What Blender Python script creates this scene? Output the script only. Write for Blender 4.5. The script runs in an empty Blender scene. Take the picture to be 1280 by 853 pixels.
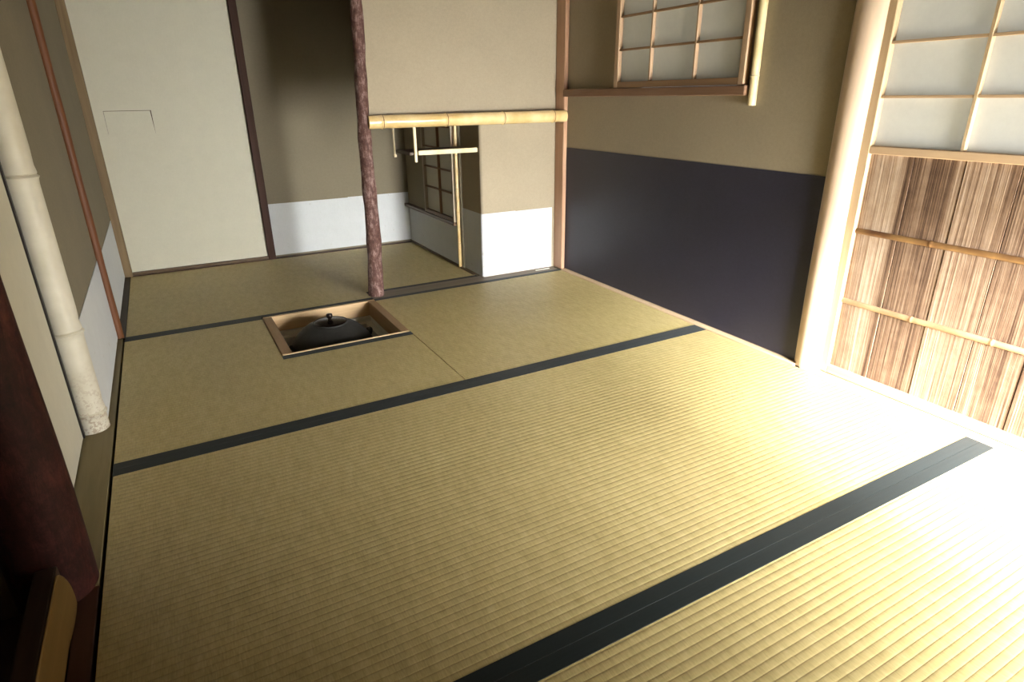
import bpy, bmesh, math, random
from mathutils import Vector, Matrix
random.seed(7)
scn = bpy.context.scene
C = scn.collection
PI = math.pi

# ------------------------------------------------------------------ helpers
def link(name, bm, mats, parent=None, origin=None, smooth=False, doubles=False):
    """bmesh in world coordinates -> ONE mesh object, with its origin moved to `origin`."""
    if doubles:
        bmesh.ops.remove_doubles(bm, verts=bm.verts, dist=1e-5)
    bmesh.ops.recalc_face_normals(bm, faces=bm.faces)
    me = bpy.data.meshes.new(name)
    if parent is not None and origin is None:
        p = parent; off = Vector((0, 0, 0))
        while p is not None:
            off += p.location; p = p.parent
        loc = off
    else:
        loc = Vector(origin) if origin is not None else Vector((0, 0, 0))
    bmesh.ops.translate(bm, verts=bm.verts, vec=-loc)
    if smooth:
        for f in bm.faces: f.smooth = True
    bm.to_mesh(me); bm.free()
    if not isinstance(mats, (list, tuple)): mats = [mats]
    for m in mats: me.materials.append(m)
    o = bpy.data.objects.new(name, me); C.objects.link(o)
    if parent is not None:
        o.parent = parent
        o.location = (0, 0, 0)
    else:
        o.location = loc
    if smooth:
        try: me.set_sharp_from_angle(angle=math.radians(40))
        except Exception: pass
    return o

def tag(o, label, cat, group=None, kind=None):
    o['label'] = label; o['category'] = cat
    if group: o['group'] = group
    if kind: o['kind'] = kind
    return o

def thing(name, label, cat, loc, group=None):
    o = bpy.data.objects.new(name, None); C.objects.link(o)
    o.location = loc; o.empty_display_size = .05
    return tag(o, label, cat, group)

def struct(name, bm, mats, origin=None, smooth=False):
    o = link(name, bm, mats, None, origin, smooth); o['kind'] = 'structure'; return o

def struct_empty(name, loc):
    o = bpy.data.objects.new(name, None); C.objects.link(o); o.location = loc; o['kind'] = 'structure'
    return o

def bx(bm, x0, x1, y0, y1, z0, z1, bev=0.0, seg=1, mi=0):
    """box from extents, optionally bevelled, added to bm"""
    t = bmesh.new()
    bmesh.ops.create_cube(t, size=1)
    for v in t.verts:
        v.co = Vector(((x0+x1)/2 + v.co.x*(x1-x0), (y0+y1)/2 + v.co.y*(y1-y0), (z0+z1)/2 + v.co.z*(z1-z0)))
    if bev > 0:
        bmesh.ops.bevel(t, geom=list(t.edges), offset=bev, segments=seg, profile=.5, affect='EDGES')
    for f in t.faces: f.material_index = mi
    me = bpy.data.meshes.new('tmp'); t.to_mesh(me); t.free()
    bm.from_mesh(me); bpy.data.meshes.remove(me)
    return bm

def box(*a, **k):
    return bx(bmesh.new(), *a, **k)

def sweep(bm, pts, radii, n=20, cap=True, rfun=None, mi=0):
    """round tube along points; radii per point; rfun(theta, i) multiplies the radius"""
    rings = []
    up0 = None
    for i, p in enumerate(pts):
        p = Vector(p)
        a = Vector(pts[max(0, i-1)]); b = Vector(pts[min(len(pts)-1, i+1)])
        t = (b-a).normalized()
        if up0 is None:
            up0 = Vector((1, 0, 0)) if abs(t.x) < .9 else Vector((0, 0, 1))
        u = (up0 - t*up0.dot(t)).normalized(); w = t.cross(u)
        ring = []
        for k in range(n):
            th = 2*PI*k/n
            r = radii[i]*(rfun(th, i) if rfun else 1)
            ring.append(bm.verts.new(p + u*math.cos(th)*r + w*math.sin(th)*r))
        rings.append(ring)
    for i in range(len(rings)-1):
        for k in range(n):
            f = bm.faces.new((rings[i][k], rings[i][(k+1) % n], rings[i+1][(k+1) % n], rings[i+1][k]))
            f.material_index = mi; f.smooth = True
    if cap:
        bm.faces.new(rings[0][::-1]); bm.faces.new(rings[-1])
    return rings

def lathe(bm, prof, cx, cy, n=64, mi=0):
    """profile list of (r, z)"""
    rings = []
    for r, z in prof:
        if r < 1e-6:
            rings.append([bm.verts.new((cx, cy, z))])
        else:
            rings.append([bm.verts.new((cx+r*math.cos(2*PI*k/n), cy+r*math.sin(2*PI*k/n), z)) for k in range(n)])
    for a, b in zip(rings[:-1], rings[1:]):
        for k in range(n):
            k2 = (k+1) % n
            if len(a) == 1 and len(b) == 1: continue
            if len(a) == 1: f = bm.faces.new((a[0], b[k2], b[k]))
            elif len(b) == 1: f = bm.faces.new((a[k], a[k2], b[0]))
            else: f = bm.faces.new((a[k], a[k2], b[k2], b[k]))
            f.smooth = True; f.material_index = mi
    return rings

def extrude_poly(bm, poly, z0, z1, mi=0):
    lo = [bm.verts.new((x, y, z0)) for x, y in poly]; hi = [bm.verts.new((x, y, z1)) for x, y in poly]
    n = len(poly)
    bm.faces.new(lo[::-1]).material_index = mi; bm.faces.new(hi).material_index = mi
    for i in range(n):
        bm.faces.new((lo[i], lo[(i+1) % n], hi[(i+1) % n], hi[i])).material_index = mi
    return bm

def bamboo(bm, p0, p1, r, nodes, taper=1.0, n=24, wob=.0, ring=True):
    """bamboo culm from p0 to p1 with ridges at parameters `nodes` (0..1)"""
    p0 = Vector(p0); p1 = Vector(p1); L = (p1-p0).length
    ts = {0.0, 1.0}
    for q in range(1, 40): ts.add(q/40)
    for nd in nodes:
        for d in (-.012, -.006, -.003, -.0012, 0, .0012, .004, .012, .03):
            t = nd + d/L*max(1, r/.012)*.6
            if 0 < t < 1: ts.add(t)
    ts = sorted(ts); pts = []; rad = []
    s = max(1, r/.012)*.6
    for t in ts:
        rr = r*(1+(taper-1)*t)
        for nd in nodes:
            d = (t-nd)*L/s
            rr += r*.12*math.exp(-((d+.0035)/.0022)**2) + r*.07*math.exp(-((d-.0022)/.0018)**2) - r*.05*math.exp(-(d/.0012)**2)
            rr -= r*.035*math.exp(-((d-.012)/.008)**2)
        pts.append(p0 + (p1-p0)*t + Vector((wob*math.sin(t*5), wob*math.sin(t*4+1), 0))); rad.append(rr)
    sweep(bm, pts, rad, n)
    if ring:
        for f in bm.faces:
            c = f.calc_center_median(); t = (c-p0).dot(p1-p0)/L/L
            if any(abs(t-nd)*L < .0016*s for nd in nodes): f.material_index = 1
    return bm

# ------------------------------------------------------------------ materials
class NT:
    def __init__(s, name):
        s.m = bpy.data.materials.new(name); s.m.use_nodes = True
        s.t = s.m.node_tree; s.n = s.t.nodes; s.l = s.t.links
        s.b = s.n['Principled BSDF']; s.out = s.n['Material Output']
    def node(s, typ, **k):
        nd = s.n.new(typ)
        for a, v in k.items():
            if hasattr(nd, a): setattr(nd, a, v)
        return nd
    def coord(s, scale=(1, 1, 1), rot=(0, 0, 0)):
        tc = s.n.new('ShaderNodeTexCoord'); mp = s.n.new('ShaderNodeMapping')
        mp.inputs['Scale'].default_value = scale; mp.inputs['Rotation'].default_value = rot
        s.l.new(tc.outputs['Object'], mp.inputs['Vector']); return mp.outputs['Vector']
    def noise(s, vec, scale, detail=4, rough=.55, dist=0):
        n = s.n.new('ShaderNodeTexNoise'); n.inputs['Scale'].default_value = scale
        n.inputs['Detail'].default_value = detail; n.inputs['Roughness'].default_value = rough
        n.inputs['Distortion'].default_value = dist
        s.l.new(vec, n.inputs['Vector']); return n.outputs['Fac']
    def ramp(s, fac, stops):
        r = s.n.new('ShaderNodeValToRGB'); e = r.color_ramp.elements
        while len(e) < len(stops): e.new(.5)
        for i, (p, c) in enumerate(stops):
            e[i].position = p; e[i].color = (*c, 1) if len(c) == 3 else c
        s.l.new(fac, r.inputs['Fac']); return r.outputs['Color']
    def mix(s, fac, a, b, mode='MIX'):
        m = s.n.new('ShaderNodeMix'); m.data_type = 'RGBA'; m.blend_type = mode
        for sock, v in ((m.inputs[0], fac), (m.inputs[6], a), (m.inputs[7], b)):
            if isinstance(v, (int, float)): sock.default_value = v
            elif isinstance(v, tuple): sock.default_value = (*v, 1)
            else: s.l.new(v, sock)
        return m.outputs[2]
    def math(s, op, a, b=None, c=None):
        m = s.n.new('ShaderNodeMath'); m.operation = op
        for i, v in enumerate((a, b, c)):
            if v is None: continue
            if isinstance(v, (int, float)): m.inputs[i].default_value = v
            else: s.l.new(v, m.inputs[i])
        return m.outputs[0]
    def bump(s, h, strength=.3, dist=.002, prev=None):
        b = s.n.new('ShaderNodeBump'); b.inputs['Strength'].default_value = strength
        b.inputs['Distance'].default_value = dist
        s.l.new(h, b.inputs['Height'])
        if prev is not None: s.l.new(prev, b.inputs['Normal'])
        return b.outputs['Normal']
    def sep(s, vec):
        x = s.n.new('ShaderNodeSeparateXYZ'); s.l.new(vec, x.inputs[0]); return x.outputs
    def set(s, color=None, rough=.6, normal=None, metal=0, spec=.5, **kw):
        if isinstance(color, tuple): s.b.inputs['Base Color'].default_value = (*color, 1)
        elif color is not None: s.l.new(color, s.b.inputs['Base Color'])
        if isinstance(rough, (int, float)): s.b.inputs['Roughness'].default_value = rough
        else: s.l.new(rough, s.b.inputs['Roughness'])
        s.b.inputs['Metallic'].default_value = metal
        s.b.inputs['Specular IOR Level'].default_value = spec
        if normal is not None: s.l.new(normal, s.b.inputs['Normal'])
        for k, v in kw.items(): s.b.inputs[k.replace('_', ' ')].default_value = v
        return s.m

def wood(name, dark, light, axis='z', ring=60, rough=.55, bump=.15, spec=.35, var=6, stops=(.3, .7)):
    t = NT(name)
    sc = {'x': (.06, 1, 1), 'y': (1, .06, 1), 'z': (1, 1, .06)}[axis]
    v = t.coord(sc)
    g = t.noise(v, ring, 5, .6, .6); g2 = t.noise(v, var, 3, .5, .3)
    f = t.math('ADD', t.math('MULTIPLY', g, .6), t.math('MULTIPLY', g2, .4))
    c = t.ramp(f, [(stops[0], dark), (stops[1], light)])
    return t.set(c, rough, t.bump(g, bump, .001), spec=spec)

def plaster(name, col, amt=.12, fine=380):
    t = NT(name); v = t.coord()
    a = t.noise(v, fine, 3, .7); b = t.noise(v, 3.0, 4, .6); c2 = t.noise(v, 90, 4, .7)
    lo = tuple(x*(1-amt) for x in col); hi = tuple(min(1, x*(1+amt)) for x in col)
    f = t.math('ADD', t.math('MULTIPLY', a, .4), t.math('ADD', t.math('MULTIPLY', b, .3), t.math('MULTIPLY', c2, .3)))
    c = t.ramp(f, [(.35, lo), (.65, hi)])
    return t.set(c, .95, t.bump(t.math('ADD', a, c2), .25, .0008), spec=.1)

def m_tatami():
    t = NT('woven_rush'); v = t.coord(); xyz = t.sep(v)
    # ribs: crests every 15.5 mm across Y, groove dark and narrow
    ph = t.math('FRACT', t.math('DIVIDE', t.math('ADD', xyz[1], t.math('MULTIPLY', t.math('SUBTRACT', t.noise(v, 4, 2), .5), .002)), .0155))
    d = t.math('ABSOLUTE', t.math('SUBTRACT', ph, .5))                 # .5 = groove
    crest = t.math('SQRT', t.math('MAXIMUM', t.math('SUBTRACT', 1.0, t.math('POWER', t.math('MULTIPLY', d, 2), 2.4)), 0.0))
    # rush stems crossing: fine lines at constant X, shifted from rib to rib
    rib = t.math('FLOOR', t.math('DIVIDE', xyz[1], .0155))
    fx = t.coord((1, .12, 1)); fine = t.noise(fx, 420, 2, .6)
    fx2 = t.coord((1, .35, 1)); mid = t.noise(fx2, 60, 3, .6); big = t.noise(v, 1.6, 3, .5)
    f = t.math('ADD', t.math('MULTIPLY', fine, .45), t.math('ADD', t.math('MULTIPLY', mid, .35), t.math('MULTIPLY', big, .2)))
    c = t.ramp(f, [(.30, (.35, .275, .110)), (.52, (.495, .405, .182)), (.72, (.61, .515, .262))])
    groove = t.ramp(crest, [(.18, (.62, .56, .44)), (.62, (1, 1, 1))])
    c = t.mix(.75, c, groove, 'MULTIPLY')
    n = t.bump(crest, .5, .0018); n = t.bump(fine, .2, .0006, n)
    return t.set(c, .46, n, spec=.5)

def m_heri():
    t = NT('dark_border_cloth'); v = t.coord((1, 1, 1)); vx = t.coord((.02, 1, 1))
    a = t.noise(v, 900, 2, .7); b = t.noise(vx, 160, 3, .6); g = t.noise(v, 8, 3)
    f = t.math('ADD', t.math('MULTIPLY', a, .4), t.math('ADD', t.math('MULTIPLY', b, .35), t.math('MULTIPLY', g, .25)))
    c = t.ramp(f, [(.3, (.002, .006, .006)), (.7, (.010, .018, .019))])
    return t.set(c, .58, t.bump(a, .3, .0004), spec=.24, Sheen_Weight=.05)

def m_paper(name, col, speck=.0):
    t = NT(name); v = t.coord()
    a = t.noise(v, 14, 5, .65); fib = t.noise(t.coord((1, 1, .4)), 160, 4, .7)
    f = t.math('ADD', t.math('MULTIPLY', a, .5), t.math('MULTIPLY', fib, .5))
    c = t.ramp(f, [(.3, tuple(x*.90 for x in col)), (.7, col)])
    if speck:
        s = t.noise(v, 34, 4, .75)
        c = t.mix(t.ramp(s, [(.66, (0, 0, 0)), (.74, (speck,)*3)]), c, (.33, .28, .20))
    return t.set(c, .85, t.bump(fib, .12, .0005), spec=.2)

def m_shoji(name, col, trans):
    t = NT(name); v = t.coord(); fib = t.noise(v, 60, 6, .75); cl = t.noise(v, 9, 3)
    f = t.math('ADD', t.math('MULTIPLY', fib, .5), t.math('MULTIPLY', cl, .5))
    c = t.ramp(f, [(.3, tuple(x*.9 for x in col)), (.7, col)])
    t.set(c, .9, spec=.1)
    tr = t.node('ShaderNodeBsdfTranslucent'); t.l.new(c, tr.inputs['Color'])
    mx = t.node('ShaderNodeMixShader'); mx.inputs[0].default_value = trans
    t.l.new(t.b.outputs[0], mx.inputs[1]); t.l.new(tr.outputs[0], mx.inputs[2])
    t.l.new(mx.outputs[0], t.out.inputs['Surface'])
    return t.m

def m_cedar():
    t = NT('weathered_cedar'); v = t.coord((1, 1, .009)); v2 = t.coord((1, 1, .05)); vp = t.coord()
    y = t.sep(vp)[1]
    bid = t.math('FLOOR', t.math('DIVIDE', y, .1195))
    wn = t.node('ShaderNodeTexWhiteNoise'); wn.noise_dimensions = '1D'; t.l.new(bid, wn.inputs['W'])
    lines = t.noise(v, 270, 3, .65, .25); lines2 = t.noise(v, 90, 3, .6, .4); patch = t.noise(v2, 17, 3, .55, .5); wear = t.noise(vp, 22, 4, .7)
    f = t.math('ADD', t.math('MULTIPLY', lines, .55), t.math('ADD', t.math('MULTIPLY', lines2, .35), t.math('MULTIPLY', patch, .30)))
    f = t.math('ADD', f, t.math('MULTIPLY', t.math('SUBTRACT', wn.outputs['Value'], .5), .16))
    f = t.math('ADD', f, t.math('MULTIPLY', t.math('SUBTRACT', wear, .5), .15))
    c = t.ramp(f, [(.44, (.065, .036, .022)), (.55, (.17, .105, .066)), (.68, (.32, .225, .155)), (.82, (.54, .43, .33))])
    return t.set(c, .75, t.bump(lines, .6, .0022), spec=.25)

def m_bark(name, dark, midc, light, s=1.0):
    t = NT(name); v = t.coord((1, 1, .25)); vv = t.coord()
    a = t.noise(v, 45*s, 5, .7, .8); b = t.noise(vv, 18*s, 4, .65); fl = t.noise(vv, 130*s, 4, .8)
    f = t.math('ADD', t.math('MULTIPLY', a, .45), t.math('ADD', t.math('MULTIPLY', b, .35), t.math('MULTIPLY', fl, .2)))
    c = t.ramp(f, [(.36, dark), (.5, midc), (.64, light)])
    return t.set(c, .7, t.bump(f, .7, .003), spec=.3)

def m_bamboo(name, base, pale, node, gloss=.32, blotch=0):
    t = NT(name); v = t.coord(); a = t.noise(v, 9, 4, .6); b = t.noise(v, 240, 3, .6)
    c = t.ramp(a, [(.35, base), (.65, pale)])
    if blotch:
        z = t.sep(v)[2]
        s = t.noise(v, 75, 5, .8)
        low = t.ramp(z, [(.03, (1, 1, 1)), (.20, (0, 0, 0))])
        msk = t.math('MULTIPLY', t.math('MULTIPLY', t.math('GREATER_THAN', s, .53), .55), low)
        c = t.mix(msk, c, (.26, .15, .07))
    return t.set(c, gloss, t.bump(b, .08, .0005), spec=.5)

M = {}
M['rush'] = m_tatami(); M['heri'] = m_heri()
M['mat_core'] = NT('straw_core').set((.10, .075, .04), .9)  # straw tone darkened, shade of the mat seams put into it
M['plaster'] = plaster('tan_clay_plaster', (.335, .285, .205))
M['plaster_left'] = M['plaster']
M['plaster_shaded'] = plaster('shade_darkened_plaster', (.225, .196, .138))  # tan plaster darkened, deeper shade of these walls put into the colour
M['ceiling'] = wood('ceiling_boards', (.07, .05, .035), (.14, .10, .065), 'x', 30)
M['cream'] = m_paper('cream_door_paper', (.60, .575, .46))
M['white'] = m_paper('white_dado_paper', (.66, .685, .690), .8)
M['navy'] = plaster('navy_dado_paper', (.019, .018, .034), .3, 260)
M['navy'].node_tree.nodes['Principled BSDF'].inputs['Roughness'].default_value = .5
M['navy'].node_tree.nodes['Principled BSDF'].inputs['Specular IOR Level'].default_value = .5
M['shoji'] = m_shoji('shoji_paper', (.80, .80, .77), .45)
M['shoji_window'] = m_shoji('window_shoji_paper', (.72, .71, .66), .40)
M['cedar'] = m_cedar()
M['pale_wood'] = wood('pale_cypress', (.52, .37, .22), (.70, .54, .36), 'z', 50, .45)
M['pale_wood_y'] = wood('pale_cypress_rail', (.52, .37, .22), (.70, .54, .36), 'y', 50, .45)
M['pink_cedar'] = wood('pink_cedar', (.36, .20, .12), (.52, .33, .21), 'z', 45, .5)
M['log'] = wood('polished_log', (.54, .39, .27), (.72, .58, .44), 'z', 26, .34, .05, .5, var=4)
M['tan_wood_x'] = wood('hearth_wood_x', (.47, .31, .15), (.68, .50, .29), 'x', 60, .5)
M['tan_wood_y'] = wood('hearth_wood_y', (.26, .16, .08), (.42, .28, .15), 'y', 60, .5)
M['brown_wood_y'] = wood('brown_threshold_y', (.17, .135, .060), (.27, .215, .105), 'y', 45, .55)
M['brown_wood_x'] = wood('brown_threshold_x', (.13, .10, .075), (.22, .18, .14), 'x', 45, .55)
M['dark_wood_x'] = wood('dark_rail_x', (.045, .025, .016), (.10, .055, .035), 'x', 50, .5)
M['dark_wood_y'] = wood('dark_rail_y', (.07, .040, .022), (.15, .085, .045), 'y', 50, .5)
M['dark_post'] = wood('dark_red_post', (.028, .012, .008), (.070, .034, .022), 'z', 50, .6, .15, .15)
M['jamb'] = wood('brown_jamb', (.13, .085, .04), (.24, .165, .08), 'z', 50, .5)
M['sill'] = wood('window_sill_brown', (.16, .085, .05), (.27, .155, .09), 'y', 50, .5)
M['red_strip'] = wood('red_cedar_strip', (.09, .030, .010), (.19, .075, .028), 'z', 60, .55)
M['bark_pole'] = m_bark('red_pine_bark', (.030, .011, .008), (.105, .050, .040), (.34, .24, .215), 1.9)
M['bark_dark'] = m_bark('dark_red_bark', (.008, .002, .002), (.034, .008, .007), (.085, .022, .018), 1.3)
M['dark_brown_beam'] = wood('dark_brown_beam', (.025, .014, .009), (.06, .035, .022), 'y', 40, .6)
M['hewn'] = wood('hewn_yellow_face', (.13, .075, .02), (.20, .125, .04), 'y', 30, .55)
M['bamboo'] = m_bamboo('golden_bamboo', (.62, .43, .17), (.78, .60, .31), None, .25)
M['bamboo_green'] = m_bamboo('pale_bamboo', (.62, .50, .25), (.78, .68, .42), None)
M['bamboo_white'] = m_bamboo('bleached_bamboo', (.60, .565, .45), (.71, .68, .57), None, .5, 1)
M['node'] = NT('bamboo_node_line').set((.25, .13, .045), .5)
M['node_pale'] = NT('bleached_node_line').set((.60, .56, .44), .5)
M['batten'] = m_bamboo('smoked_bamboo_batten', (.11, .045, .018), (.28, .16, .06), None, .4)
def m_iron():
    t = NT('cast_iron'); v = t.coord(); a = t.noise(v, 190, 4, .7); b = t.noise(v, 14, 3)
    c = t.ramp(b, [(.3, (.012, .012, .011)), (.7, (.030, .030, .027))])
    return t.set(c, .6, t.bump(a, .9, .003), metal=.2, spec=.5)
M['iron'] = m_iron()
M['lid'] = NT('dark_bronze').set((.020, .013, .010), .24, metal=.7)
M['clay'] = plaster('hearth_clay', (.66, .65, .58), .12)
M['ash'] = plaster('grey_ash', (.32, .31, .29), .2)
M['subfloor'] = NT('subfloor').set((.10, .08, .06), .9)
M['black'] = NT('black_lacquer').set((.010, .008, .007), .4)
M['stone'] = plaster('outside_gravel', (.30, .29, .26), .3)

# ------------------------------------------------------------------ setting
ZT = 1.82                                   # ceiling
XR = 1.932                                  # right wall face
YB = 2.0                                    # back wall face
YN = -1.95                                  # near wall face (behind the camera)
HX0, HX1, HY0, HY1 = .483, .943, .522, .972 # hearth, outer

b = bmesh.new()
bx(b, -1.0, HX0-.004, -2.1, 2.15, -.115, -.055)
bx(b, HX1+.004, 2.05, -2.1, 2.15, -.115, -.055)
bx(b, HX0-.004, HX1+.004, -2.1, HY0-.004, -.115, -.055)
bx(b, HX0-.004, HX1+.004, HY1+.004, 2.15, -.115, -.055)
struct('floor', b, M['subfloor'])
struct('ceiling', box(-1.0, 2.05, -2.1, 2.15, ZT, ZT+.05), M['ceiling'])
# lowered ceiling over the host's place
struct('ceiling_lowered', box(-.02, 1.50, 1.10, 2.0, 1.60, 1.64), M['ceiling'])

# back wall with the papered door
b = bmesh.new()
bx(b, .70, 2.05, YB, YB+.10, -.055, ZT)
bx(b, -.12, .70, YB+.03, YB+.10, -.055, ZT)
bx(b, -.02, .70, YB, YB+.03, 1.52, ZT)
wb = struct('wall_back', b, M['plaster_shaded'])
for x0, x1 in ((.702, 1.141), (1.138, 1.498)):
    b = box(x0, x1, YB-.0016 if x0 < 1 else YB-.0024, YB, .012, .292+.003*(x0 > 1))
    link('paper_dado', b, M['white'], wb)
struct('baseboard_back', box(-.02, 1.5, YB-.034, YB-.003, -.055, .003, .002), M['dark_wood_x'])
b = bmesh.new(); bx(b, .015, .668, YB-.030, YB-.008, .004, .018, .002)
struct('trim_4', b, wood('back_threshold', (.07, .045, .025), (.14, .09, .05), 'x', 45))

# door in the back wall: cream paper panel with a sunken paper hand hold
dr = struct_empty('door_2', (.34, YB-.012, .02))
yf = YB-.012
b = bmesh.new()
px0, px1, pz0, pz1 = .016, .664, .018, 1.52
hx0, hx1, hz0, hz1 = .057, .251, .672, .776
def q(*pts, mi=0):
    f = b.faces.new([b.verts.new(p) for p in pts]); f.material_index = mi
q((px0, yf, pz0), (px1, yf, pz0), (px1, yf, hz0), (px0, yf, hz0))
q((px0, yf, hz1), (px1, yf, hz1), (px1, yf, pz1), (px0, yf, pz1))
q((px0, yf, hz0), (hx0, yf, hz0), (hx0, yf, hz1), (px0, yf, hz1))
q((hx1, yf, hz0), (px1, yf, hz0), (px1, yf, hz1), (hx1, yf, hz1))
for (a0, c0), (a1, c1) in (((hx0, hz0), (hx0, hz1)), ((hx0, hz1), (hx1, hz1)), ((hx1, hz1), (hx1, hz0)), ((hx1, hz0), (hx0, hz0))):
    q((a0, yf, c0), (a1, yf, c1), (a1, yf+.026, c1), (a0, yf+.026, c0), mi=1)  # dark recess faces put the gap's shade into the colour
yk = yf+.03
q((px0, yk, pz0), (px0, yk, pz1), (px1, yk, pz1), (px1, yk, pz0), mi=1)
for a, c in (((px0, pz0), (px1, pz0)), ((px1, pz0), (px1, pz1)), ((px1, pz1), (px0, pz1)), ((px0, pz1), (px0, pz0))):
    q((a[0], yf, a[1]), (a[0], yk, a[1]), (c[0], yk, c[1]), (c[0], yf, c[1]))
link('paper_panel', b, [M['cream'], M['dark_wood_x']], dr, doubles=True)
b = bmesh.new()
fr = [(hx0+.0008, hz0), (hx1-.0004, hz0), (hx1-.0048, hz1-.0022), (hx0+.0016, hz1-.0022)]
va = [b.verts.new((x, yf+.0003, z)) for x, z in fr]; vb = [b.verts.new((x, yf+.0012, z)) for x, z in fr]
b.faces.new(va); b.faces.new(vb[::-1])
for k in range(4): b.faces.new((va[k], va[(k+1) % 4], vb[(k+1) % 4], vb[k]))
link('hand_hold', b, M['cream'], dr)
# jambs of that door
struct('trim_1', box(.664, .702, YB-.034, YB+.002, .0, 1.56, .003), M['dark_post'])
struct('trim_2', box(-.022, .016, YB-.040, YB+.002, .0, 1.56, .003), M['jamb'])

# left wall
b = bmesh.new()
bx(b, -.12, -.02, .265, YB+.03, -.055, ZT)
bx(b, -.12, -.07, -.43, .265, 1.30, ZT)
bx(b, -.16, -.09, -.43, .265, -.055, 1.30)
wl = struct('wall_left', b, M['plaster_shaded'])
link('paper_dado', box(-.02, -.0184, 1.032, YB-.042, .006, .285), M['white'], wl)
link('paper_dado', box(-.02, -.0182, .28, .998, .006, .297), M['white'], wl)
# sliding door (cream) in the left wall
dl = struct_empty('door_3', (-.075, -.07, 0))
b = bmesh.new(); bx(b, -.088, -.070, -.345, .204, .006, 1.30)
link('paper_panel', b, M['cream'], dl)
b = bmesh.new(); bx(b, -.089, -.066, .204, .218, .004, 1.30, .001)
link('edge_frame', b, M['black'], dl)
# boards on the left, between mats and wall
struct('trim_3', box(-.092, -.003, -.42, .235, -.055, .0015, .001), M['brown_wood_y'])
struct('baseboard_left', box(-.024, -.003, .235, 1.0, -.055, -.001, .001), M['brown_wood_y'])
struct('trim_11', box(-.024, .004, 1.0, YB-.036, -.055, .0005, .001), wood('dark_strip', (.02, .015, .01), (.05, .035, .02), 'y', 45))
struct('trim_12', box(-.0355, -.003, YN, -.42, -.055, -.001, .001), wood('reddish_strip', (.05, .02, .012), (.11, .05, .03), 'y', 45))
# near-left: alcove (tokonoma) beyond the log beam
b = bmesh.new()
bx(b, -.95, -.12, -.40, -.36, -.055, ZT)
bx(b, -1.0, -.95, -2.1, -.36, -.055, ZT)
struct('wall_alcove', b, M['plaster_shaded'])
struct('floor_alcove', box(-.95, -.075, YN, -.475, -.055, .030, .002), M['dark_brown_beam'])
# right wall: plaster, with window opening, post bay, board-and-paper door bay, low entrance
b = bmesh.new()
WT = XR+.09
bx(b, XR, WT, -.44, .975, -.055, .84)               # under window
bx(b, XR, WT, -.44, -.02, .84, ZT)
bx(b, XR, WT, .56, 1.07, .84, ZT)
bx(b, XR, WT, -.07, .56, 1.45, ZT)
bx(b, XR, WT, .975, 1.07, -.055, .84)
bx(b, XR, WT, -1.235, -.44, 1.42, ZT)               # above door
bx(b, XR, WT, -1.29, -1.235, -.055, ZT)
bx(b, XR, WT, YN-.10, -1.29, -.055, ZT)
wr = struct('wall_right', b, M['plaster'])
link('navy_paper_dado', box(XR-.0018, XR, -.43, .972, .008, .590), M['navy'], wr)
struct('baseboard_right', box(1.905, XR-.0005, -.41, .955, -.055, .006, .002), M['pale_wood_y'])
struct('trim_5', box(1.906, WT, -1.235, -.43, -.055, .0015, .001), M['pale_wood_y'])
struct('trim_6', box(1.906, WT, YN, -1.235, -.055, .010, .002), M['pale_wood_y'])
# near wall
b = bmesh.new()
EX0, EX1, EZ = 1.40, 1.92, .76                       # low guests' entrance, right end of the near wall
bx(b, -1.0, EX0, YN-.07, YN, -.055, ZT); bx(b, EX1, 2.05, YN-.07, YN, -.055, ZT); bx(b, EX0, EX1, YN-.07, YN, EZ, ZT); bx(b, EX0, EX1, YN-.07, YN, -.055, .004)
struct('wall_near', b, M['ceiling'])
b = bmesh.new()
for a in ((EX0-.03, EX0, .0, EZ+.03), (EX1, EX1+.03, .0, EZ+.03), (EX0, EX1, EZ, EZ+.03)): bx(b, a[0], a[1], YN-.08, YN+.004, a[2]+.005, a[3], .002)
struct('trim_10', b, M['pale_wood'])
# outside ground seen only through openings
struct('ground', box(-6, 8.0, -9, 6, -.45, -.35), M['stone'])
struct('trim_7', box(XR+.09, XR+.75, -1.25, 1.3, 1.62, 1.66), M['ceiling'])

# ------------------------------------------------------------------ mats
def mat(label, x0, x1, y0, y1, borders, hole=None):
    """borders: list of (x0,x1,y0,y1) cloth strips; hole polygon list for the surface"""
    t = thing('tatami_mat', label, 'mat', ((x0+x1)/2, (y0+y1)/2, -.055), 'tatami mats on the tea room floor')
    g = .0014
    poly = hole or [(x0+g, y0+g), (x1-g, y0+g), (x1-g, y1-g), (x0+g, y1-g)]
    link('straw_core', extrude_poly(bmesh.new(), poly, -.055, -.003), M['mat_core'], t)
    link('woven_surface', extrude_poly(bmesh.new(), poly, -.003, 0), M['rush'], t)
    for (a, c, d, e) in borders:
        bm = bmesh.new(); bx(bm, a+.0003, c-.0003, d+.0002, e-.0002, -.004, .0012, .0004)
        link('cloth_border', bm, M['heri'], t)
    return t
X1 = 1.905
mat('coarsely ribbed tatami mat nearest the viewer, at the lower right of the picture', .003, X1, -1.925, -.955,
    [(.003, X1, -.987, -.955), (.003, X1, -1.925, -1.895)])
mat('large tatami mat in the middle between the two widest dark border lines', .003, X1, -.955, 0,
    [(.003, X1, -.030, 0), (.003, X1, -.955, -.924)])
YJ = .98
mat('tatami mat on the left cut out around the sunken hearth', .003, .945, 0, YJ,
    [(.003, .945, 0, .030), (.003, HX0-.002, YJ-.026, YJ), (HX0-.003, .945, .488, .520)],
    [(.0038, .0008), (.9432, .0008), (.9432, HY0-.003), (HX0-.003, HY0-.003), (HX0-.003, YJ-.0008), (.0038, YJ-.0008)])
mat('tatami mat right of the sunken hearth, below the bamboo beam', .945, X1, 0, YJ,
    [(.945, X1, 0, .030), (.945, X1, YJ-.027, YJ)])
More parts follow.
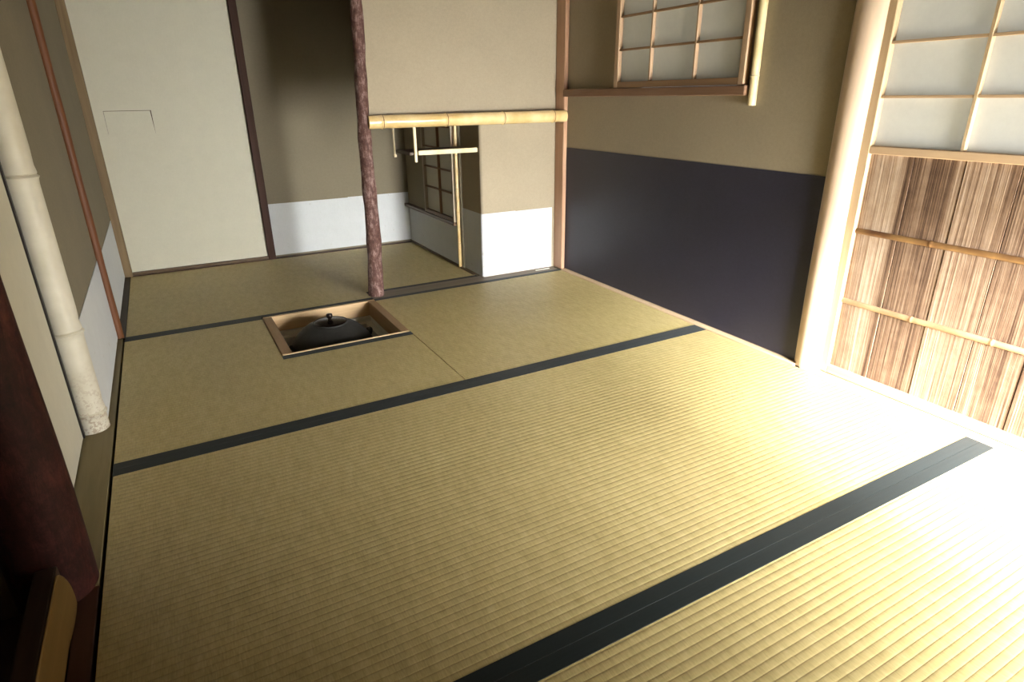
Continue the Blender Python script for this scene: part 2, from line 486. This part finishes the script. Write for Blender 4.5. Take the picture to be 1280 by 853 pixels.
YH = 1.072
mat('shaded tatami mat at the back, behind the hearth and the bark pole', .005, 1.497, YJ, YB-.036,
    [(.005, .945, YJ, YJ+.026), (.945, 1.497, YH, YH+.024)],
    [(.0058, YJ+.0008), (.945, YJ+.0008), (.945, YH), (1.496, YH), (1.496, YB-.037), (.0058, YB-.037)])
struct('trim_8', box(.946, 1.905, YJ+.0005, YH-.001, -.055, .001, .001), M['brown_wood_x'])
b = box(1.485, 1.4985, YH+.03, YB-.036, 0.0012, .008, .001)
struct('trim_9', b, M['dark_wood_y'])

# ------------------------------------------------------------------ hearth
h = thing('sunken_hearth', 'square sunken hearth framed in pale wood and set into the floor, holding the kettle', 'hearth', (.713, .743, -.36))
w = .034
def mem(name, x0, x1, y0, y1, m, z0=-.062):
    link(name, box(x0, x1, y0, y1, z0, .003, .0022, 2), m, h)
mem('frame_rail', HX0, HX1, HY1-.016, HY1, M['tan_wood_x'])
mem('frame_rail', HX0, HX1, HY0, HY0+.011, M['tan_wood_x'])
mem('frame_rail', HX0, HX0+w, HY0+.0115, HY1-.0165, M['tan_wood_y'])
mem('frame_rail', HX1-.030, HX1, HY0+.0115, HY1-.0165, M['tan_wood_y'])
# clay lined box with a square ledge
b = bmesh.new()
cx, cy = .713, .743
bx(b, HX0, HX1, HY0, HY1, -.36, -.345)
def ringbox(b, o, i, z0, z1):
    bx(b, HX0+o, HX0+i, HY0+o, HY1-o, z0, z1); bx(b, HX1-i, HX1-o, HY0+o, HY1-o, z0, z1)
    bx(b, HX0+i, HX1-i, HY0+o, HY0+i, z0, z1); bx(b, HX0+i, HX1-i, HY1-i, HY1-o, z0, z1)
ringbox(b, .0, .058, -.345, -.0805)
link('clay_lining', b, M['clay'], h)
link('ledge', ringbox(b2 := bmesh.new(), .0, .03, -.080, -.0622) or b2, M['clay'], h)
b = bmesh.new()
N = 22
gv = [[b.verts.new((HX0+.058+(HX1-HX0-.116)*i/N, HY0+.058+(HY1-HY0-.116)*j/N, -.27+.012*math.sin(i*.7)*math.cos(j*.6)+random.uniform(-.002, .002))) for j in range(N+1)] for i in range(N+1)]
for i in range(N):
    for j in range(N): b.faces.new((gv[i][j], gv[i+1][j], gv[i+1][j+1], gv[i][j+1]))
link('ash_bed', b, M['ash'], h, smooth=True)
# iron trivet inside the hearth, under the kettle
KX, KY = .700, .742
tv = thing('iron_trivet', 'black iron ring trivet standing in the hearth ash under the kettle', 'trivet', (KX, KY, -.28))
b = bmesh.new()
pts = [(KX+.10*math.cos(a*PI/24), KY+.10*math.sin(a*PI/24), -.206) for a in range(49)]
sweep(b, pts, [.006]*49, 10, cap=False); link('ring', b, M['iron'], tv, smooth=True)
for k in range(3):
    a = 2*PI*k/3+.4
    b = bmesh.new(); sweep(b, [(KX+.115*math.cos(a), KY+.115*math.sin(a), -.285), (KX+.118*math.cos(a), KY+.118*math.sin(a), -.24), (KX+.10*math.cos(a), KY+.10*math.sin(a), -.206)], [.006, .006, .006], 10)
    link('leg', b, M['iron'], tv, smooth=True)

# ------------------------------------------------------------------ kettle
kt = thing('tea_kettle', 'broad black cast-iron tea kettle with a knobbed lid sitting in the sunken hearth', 'kettle', (KX, KY, -.20))
KR = .158; Z0 = -.200
prof = [(0, Z0), (.07, Z0+.002), (.110, Z0+.014), (.128, Z0+.035), (.132, Z0+.075), (.134, -.100), (.150, -.094), (.160, -.086), (.161, -.080),
        (.157, -.073), (.150, -.060), (.140, -.044), (.126, -.026), (.110, -.011), (.094, .000), (.080, .007), (.070, .0095), (.0665, .0120), (.0665, .0150), (.0650, .0165), (.0625, .0160), (.0620, .012), (.0, .010)]
b = bmesh.new(); lathe(b, prof, KX, KY); kb = link('kettle_body', b, M['iron'], kt, smooth=True)
b = bmesh.new()
lathe(b, [(0, .0125), (.0600, .0125), (.0605, .0160), (.057, .0175), (.048, .019), (.030, .0215), (.016, .0235), (0, .024)], KX, KY)
ld = link('lid', b, M['lid'], kt, smooth=True)
b = bmesh.new()
lathe(b, [(0, .023), (.010, .023), (.0075, .026), (.0065, .029), (.009, .032), (.0115, .036), (.0118, .044), (.0105, .0475), (.005, .0485), (0, .0487)], KX, KY, 32)
link('knob', b, M['lid'], ld, smooth=True)
for s, a in ((1, math.radians(8)), (-1, math.radians(188))):
    b = bmesh.new()
    c0 = Vector((KX+.146*math.cos(a), KY+.146*math.sin(a), -.066)); tdir = Vector((-math.sin(a), math.cos(a), 0)); od = Vector((math.cos(a), math.sin(a), 0))
    pts = [c0 + tdir*(.018*math.cos(t)) + od*(.012*math.sin(t)+.002) + Vector((0, 0, .016*math.sin(t))) for t in [i*PI/10 for i in range(11)]]
    sweep(b, pts, [.0075]*11, 12)
    link('ring_lug', b, M['iron'], kt, smooth=True)

# ------------------------------------------------------------------ bark pole, sleeve wall, bamboo beam
pl = thing('bark_pole', 'slender upright pole with reddish brown bark standing at the hearth corner', 'pole', (.972, 1.03, 0))
b = bmesh.new()
def polex(z):   # measured centre line of the crooked trunk
    return .974+.027*min(1, z/1.0) + .004*math.sin(z*6.0)
zs = [i*ZT/60 for i in range(61)]
rr = [.0335 - .010*min(1, z/.9) + .0012*math.sin(z*31)+.0009*math.sin(z*57+1) for z in zs]
sweep(b, [(polex(z), 1.03+.003*math.sin(z*5), z+.0012) for z in zs], rr, 28,
      rfun=lambda th, i: 1+.03*math.sin(3*th+i*.25)+.02*math.sin(5*th-i*.4))
link('trunk', b, M['bark_pole'], pl, smooth=True)

b = bmesh.new()
bx(b, 1.010, XR+.02, 1.036, 1.082, .725, ZT)
ws = struct('wall_sleeve', b, M['plaster'])
# lower return wall: rounded outer corner, side face runs to the host's window
b = bmesh.new()
r = .012; fx, fy = 1.511, 1.036
poly = [(XR+.02, fy), (XR+.02, 1.10)] + [(1.60, 1.10), (1.60, 1.245), (1.511, 1.245)]
arc = [(fx+r-r*math.cos(t), fy+r-r*math.sin(t)) for t in [i*PI/2/6 for i in range(7)]]
extrude_poly(b, poly+arc, .0012, .725)
wq = struct('wall_return', b, M['plaster'])
def wrap_paper(pts, z0, z1, th, name, par, m):
    bm = bmesh.new(); n = len(pts)
    out = []
    for i, p in enumerate(pts):
        a = Vector(pts[max(i-1, 0)]); c = Vector(pts[min(i+1, n-1)]); d = (c-a).normalized(); nn = Vector((-d.y, d.x))
        out.append((p[0]+nn.x*th, p[1]+nn.y*th))
    for i in range(n-1):
        v = [bm.verts.new((out[j][0], out[j][1], z)) for j, z in ((i, z0), (i+1, z0), (i+1, z1), (i, z1))]; bm.faces.new(v)
        v = [bm.verts.new((pts[j][0], pts[j][1], z)) for j, z in ((i, z0), (i, z1), (i+1, z1), (i+1, z0))]; bm.faces.new(v)
        v = [bm.verts.new(c) for c in ((*out[i], z1), (*out[i+1], z1), (*pts[i+1], z1), (*pts[i], z1))]; bm.faces.new(v)
    return link(name, bm, m, par, doubles=True)
side = [(1.690, fy)] + [(1.60, fy)] + arc[::-1] + [(1.511, 1.15), (1.511, 1.244)]
# direction right->left along the front then back: outward normal must point -Y / -X
wrap_paper(side[::-1], .004, .306, -.0016, 'paper_dado', wq, M['white'])
wrap_paper([(1.687, fy), (1.897, fy)][::-1][::-1], .004, .304, -.0024, 'paper_dado', wq, M['white'])
# pillar at the right end of the sleeve wall
pp = thing('corner_pillar', 'square pinkish cedar pillar between the sleeve wall and the navy-papered wall', 'pillar', (1.918, 1.0, 0))
link('shaft', box(1.910, 1.9315, .962, 1.034, .002, ZT-.001, .003), M['pink_cedar'], pp)
# bamboo beam
bb = thing('bamboo_beam', 'thick golden bamboo beam along the bottom edge of the hanging sleeve wall', 'beam', (1.45, 1.012, .728))
b = bmesh.new(); bamboo(b, (1.003, 1.012, .727), (1.917, .962, .730), .0258, [.065, .365, .655, .93], 1.0, 28)
link('culm', b, [M['bamboo'], M['node']], bb, smooth=True)

# scrap
tag(link('paper_scrap', box(1.787, 1.868, 1.002, 1.010, .0022, .0050, .0006), NT('scrap_white').set((.80, .79, .74), .7), None, (1.825, 1.006, .002)),
    'thin white slip lying at the foot of the white-papered wall by the corner pillar', 'slip')

# ------------------------------------------------------------------ host window wall (right side of the back space)
b = bmesh.new()
XW = 1.500
bx(b, XW, XW+.08, 1.245, YB, -.055, .222)
bx(b, XW, XW+.08, 1.700, YB, .222, ZT)
bx(b, XW, XW+.08, 1.245, 1.700, 1.0, ZT)
bx(b, XW, XW+.08, 1.245, 1.262, .222, 1.0)
bx(b, XW, XW+.08, 1.083, 1.245, .726, ZT)
ww = struct('wall_host_side', b, M['plaster_shaded'])
link('paper_dado', box(XW-.0016, XW, 1.285, YB-.002, .009, .212), M['white'], ww)
wn2 = struct_empty('window_2', (XW-.01, 1.48, .22))
link('window_sill', box(XW-.030, XW-.0005, 1.278, YB-.003, .2145, .232, .002), M['dark_wood_y'], wn2)
def lattice(par, plane, thick, y0, y1, z0, z1, sw, rails, muntins, bars, mw, m_st, m_bar, m_mun, paper, inward=-1, dz=.0):
    """shoji leaf on an x plane, facing -x"""
    xa, xb = plane, plane+thick
    for (a, c) in ((y0, y0+sw), (y1-sw, y1)):
        link('stile', box(xa, xb, a, c, z0, z1, .0012), m_st, par)
    for (a, c) in rails:
        link('rail', box(xa+.0005, xb-.0005, y0+sw, y1-sw, a, c, .0010), m_bar, par)
    for y in muntins:
        link('muntin', box(xa+.003, xb-.004, y-mw/2, y+mw/2, rails[0][1], rails[-1][0], .0005), m_mun, par)
    for z in bars:
        link('muntin', box(xa+.0045, xb-.0045, y0+sw, y1-sw, z-mw/2, z+mw/2, .0005), m_bar, par)
    link('shoji_paper', box(xb-.0038, xb-.0032, y0+sw*.5, y1-sw*.5, rails[0][0]+.004, rails[-1][1]-.004), paper, par)
st = wood('grey_stile', (.30, .24, .17), (.42, .35, .26), 'z', 50); brn = wood('brown_lattice', (.12, .065, .035), (.20, .115, .06), 'y', 50)
brz = wood('brown_lattice_upright', (.16, .085, .045), (.26, .15, .08), 'z', 50)
lattice(wn2, XW-.026, .020, 1.276, 1.672, .2325, .93, .016, [(.2325, .250), (.912, .93)], [1.462], [.372, .478, .580, .682, .786], .0075,
        st, brn, brz, m_shoji('dim_window_paper', (.60, .58, .50), .10))  # weak light outside is put into this darker, less translucent paper
hb = thing('bamboo_window_post', 'thin bamboo upright beside the low shoji window behind the sleeve wall', 'bamboo post', (1.492, 1.255, 0))
b = bmesh.new(); bamboo(b, (1.490, 1.262, .0012), (1.490, 1.256, 1.05), (.0085), [.12, .27, .38, .53, .68, .85], .9, 18)
link('culm', b, [M['bamboo'], M['node']], hb, smooth=True)

# hanging shelf
hs = thing('hanging_shelf', 'small dark shelf with a pale front edge hanging behind the bamboo beam', 'shelf', (1.35, 1.17, .59))
link('board', box(1.188, 1.4995, 1.064, 1.243, .585, .5985, .001), M['dark_wood_x'], hs)
link('front_edge', box(1.226, 1.508, 1.0565, 1.0636, .584, .604, .0012), M['bamboo_green'], hs)
b = bmesh.new(); bx(b, 1.207, 1.219, 1.052, 1.064, .556, 1.60, .0015); link('hanger', b, M['bamboo_green'], hs)
b = bmesh.new(); bx(b, 1.177, 1.1845, 1.236, 1.244, .566, 1.60, .001); bx(b, 1.176, 1.1875, 1.232, 1.245, .566, .578, .001)
link('hanger', b, M['bamboo_green'], hs)

# ------------------------------------------------------------------ left wall posts
rp = thing('red_cedar_strip', 'thin reddish post on the left wall between the two white paper panels', 'post', (-.012, 1.015, 0))
b = bmesh.new(); sweep(b, [(-.014, 1.015, z*ZT/20 - (0 if z else -.0)) for z in range(21)], [.0155+.0008*math.sin(z*1.7) for z in range(21)], 16)
link('shaft', b, M['red_strip'], rp, smooth=True)
bp_ = thing('bleached_bamboo_post', 'thick pale bleached bamboo post with a stained foot at the end of the left wall', 'bamboo post', (-.052, .256, 0))
b = bmesh.new(); bamboo(b, (-.050, .258, .0022), (-.050, .258, ZT), .0375, [.03, .155, .365, .56, .76, .93], .97, 32)
link('culm', b, [M['bamboo_white'], M['node_pale']], bp_, smooth=True)

# foreground alcove post and log beam
ap = thing('alcove_post', 'dark reddish bark post close to the viewer at the left edge', 'post', (-.068, -.415, 0))
b = bmesh.new()
zs = [i*ZT/50 for i in range(51)]
sweep(b, [(-.066+.003*math.sin(z*4), -.400+.004*math.sin(z*3), z) for z in zs], [.0615+.0015*math.sin(z*9) for z in zs], 36,
      rfun=lambda th, i: 1+.02*math.sin(2*th+.5)+.01*math.sin(5*th+i*.2))
link('shaft', b, M['bark_dark'], ap, smooth=True)
lb = thing('alcove_edge_beam', 'low dark beam with a hewn yellow face running from the dark bark post toward the viewer', 'beam', (-.052, -1.2, .0))
b = bmesh.new()
bx(b, -.071, -.0375, YN+.002, -.470, -.054, .100, .004, 2)
link('beam_core', b, M['dark_brown_beam'], lb)
b = bmesh.new()                                       # hewn face: slightly convex skin with a rounded far end
NZ, NY = 14, 60
grid = []
for i in range(NZ+1):
    z = .0015+.0985*i/NZ; ye = -.512 + .056*math.sqrt(max(0, 1-(z/.1015)**2)); row = []
    for k in range(NY+1):
        y = ye + (YN+.003-ye)*(k/NY)**1.8
        near = max(0, 1-(ye-y)/.10)
        bul = .0035*math.sin(PI*min(1, z/.1)*.9+.25) + .012*near*(1-near*.75)*(1-z/.115)
        row.append(b.verts.new((-.0372+bul, y, z)))
    grid.append(row)
for i in range(NZ):
    for k in range(NY):
        b.faces.new((grid[i][k], grid[i][k+1], grid[i+1][k+1], grid[i+1][k])).smooth = True
back = [[b.verts.new((-.0374, v.co.y, v.co.z)) for v in row] for row in (grid[0], grid[-1])]
for k in range(NY):
    b.faces.new((grid[-1][k], grid[-1][k+1], back[1][k+1], back[1][k])); b.faces.new((grid[0][k+1], grid[0][k], back[0][k], back[0][k+1]))
ends = [b.verts.new((-.0374, row[0].co.y, row[0].co.z)) for row in grid]
for i in range(NZ): b.faces.new((grid[i][0], grid[i+1][0], ends[i+1], ends[i]))
link('hewn_face', b, M['hewn'], lb, doubles=True)

# ------------------------------------------------------------------ right log post
lp = thing('log_post', 'thick smooth pale peeled-log post between the navy wall and the board door', 'post', (1.957, -.433, 0))
b = bmesh.new()
zs = [i*ZT/40 for i in range(41)]
sweep(b, [(1.958, -.432+.003*math.sin(z*3), z+.002) for z in zs], [.0485+.0008*math.sin(z*8) for z in zs], 40,
      rfun=lambda th, i: 1+.01*math.sin(2*th+1)+.006*math.sin(7*th+i*.05))
link('shaft', b, M['log'], lp, smooth=True)

# ------------------------------------------------------------------ door_1: paper above, cedar boards below
d1 = struct_empty('door_1', (1.95, -.84, 0))
XD = 1.940; yA, yB_ = -.464, -1.224
swd = .036
gw = wood('door_stile_wood', (.50, .36, .21), (.66, .51, .33), 'z', 50, .5)
gwy = wood('door_rail_wood', (.48, .33, .20), (.62, .46, .30), 'y', 50, .5)
for (a, c) in ((yA-swd, yA), (yB_, yB_+swd)):
    b = box(XD, XD+.030, a, c, .004, 1.42, .002)
    link('stile', b, gw, d1)
for (a, c) in ((.004, .030), (.661, .682), (1.395, 1.42)):
    link('rail', box(XD+.0005, XD+.029, yB_+swd, yA-swd, a, c, .0015), gwy, d1)
for y in (-.728, -.957):
    link('muntin', box(XD+.004, XD+.019, y-.004, y+.004, .682, 1.395, .0006), gw, d1)
for z in (.806, .936, 1.066, 1.196, 1.300):
    link('muntin', box(XD+.005, XD+.018, yB_+swd, yA-swd, z-.0035, z+.0035, .0006), gwy, d1)
link('shoji_paper', box(XD+.0192, XD+.0198, yB_+swd-.004, yA-swd+.004, .675, 1.40), M['shoji'], d1)
b = bmesh.new()
seams = [-.498, -.618, -.741, -.860, -.975, -1.09, -1.19]
for i in range(len(seams)-1):
    y1, y0 = seams[i]-.0008, seams[i+1]+.0012
    bx(b, XD+.0125+.0012*(i % 2), XD+.022, y0, y1, .026, .665, .0005)
bx(b, XD+.0225, XD+.0265, yB_+.01, yA-.01, .006, .670)
link('board_panel', b, m_cedar(), d1)
for z in (.449, .240):
    b = bmesh.new()
    pts = []; rad = []
    nds = [-.706, -.93] if z > .3 else [-.703, -.90, -1.12]
    y = yA-swd-.0005
    while y > yB_+swd:
        r_ = .0082
        for nd in nds: r_ += .0016*math.exp(-((y-nd)/.003)**2)
        pts.append((XD+.0135, y, z+(-.0008 if z > .3 else 0)*0)); rad.append(r_); y -= .0025
    rg = sweep(b, pts, rad, 16)
    for v in b.verts:
        if v.co.x > XD+.0125: v.co.x = XD+.0125
        else: v.co.x = XD+.0125 + (v.co.x-(XD+.0125))*.9
    link('bamboo_batten', b, M['batten'] if z > .3 else m_bamboo('light_bamboo_batten', (.30, .17, .09), (.44, .30, .17), None, .4), d1, smooth=True)

# ------------------------------------------------------------------ window_1: shoji on the right wall
w1 = struct_empty('window_1', (1.91, .25, .84))
link('window_sill', box(1.898, XR-.0003, -.082, 1.03 if False else .9575, .812, .843, .003), M['sill'], w1)
wst = wood('shoji_stile_wood', (.42, .28, .17), (.56, .40, .26), 'z', 50); wry = wood('shoji_rail_wood', (.24, .14, .07), (.34, .21, .11), 'y', 50)
lattice(w1, 1.902, .022, -.068, .593, .8435, 1.42, .022, [(.8435, .866), (1.40, 1.42)], [.386, .158], [.981, 1.098, 1.215, 1.33], .0075,
        wst, wry, wst, M['shoji_window'])
bw = thing('bamboo_wall_post', 'slim pale bamboo upright hanging at the right end of the high shoji window', 'bamboo post', (1.918, -.096, .782))
b = bmesh.new(); bamboo(b, (1.9185, -.0985, .782), (1.9185, -.0965, ZT), .0130, [.085, .30, .5, .7, .9], .95, 20)
link('culm', b, [M['bamboo_green'], M['node_pale']], bw, smooth=True)

# ------------------------------------------------------------------ camera (solved from the photograph)
cd = bpy.data.cameras.new('camera'); cam = bpy.data.objects.new('camera', cd); C.objects.link(cam)
cd.sensor_width = 36; cd.sensor_fit = 'HORIZONTAL'; cd.lens = 767.129/1280*36
cd.clip_start = .01
ca = (1.18975982, .0117654526, -.506641574)
cam.rotation_mode = 'XYZ'; cam.rotation_euler = ca; cam.location = (.240491566, -1.55615872, .821193992)
scn.camera = cam

# ------------------------------------------------------------------ light
w_ = bpy.data.worlds.new('sky'); scn.world = w_; w_.use_nodes = True
bg = w_.node_tree.nodes['Background']; bg.inputs['Color'].default_value = (.93, .97, .95, 1); bg.inputs['Strength'].default_value = .75
sd = bpy.data.lights.new('sun', 'SUN'); sd.energy = 62; sd.angle = math.radians(32); sd.color = (1, .985, .96)
so = bpy.data.objects.new('sun', sd); C.objects.link(so); so.location = (0, -7, 4)
so.rotation_euler = Vector((.22, .87, -.42)).to_track_quat('-Z', 'Y').to_euler()
# sky light entering by the low guests' entrance
ad = bpy.data.lights.new('entrance_daylight', 'AREA'); ad.shape = 'RECTANGLE'; ad.size = .50; ad.size_y = .72; ad.energy = 33; ad.spread = math.radians(92); ad.color = (1, .985, .955)
ao = bpy.data.objects.new('entrance_daylight', ad); C.objects.link(ao); ao.location = (1.66, -2.03, .365)
ao.rotation_euler = Vector((-.06, 1, -.25)).to_track_quat('-Z', 'Z').to_euler()

vs = scn.view_settings; vs.view_transform = 'Standard'; vs.look = 'None'; vs.exposure = 0.62; vs.gamma = 1; vs.use_curve_mapping = False
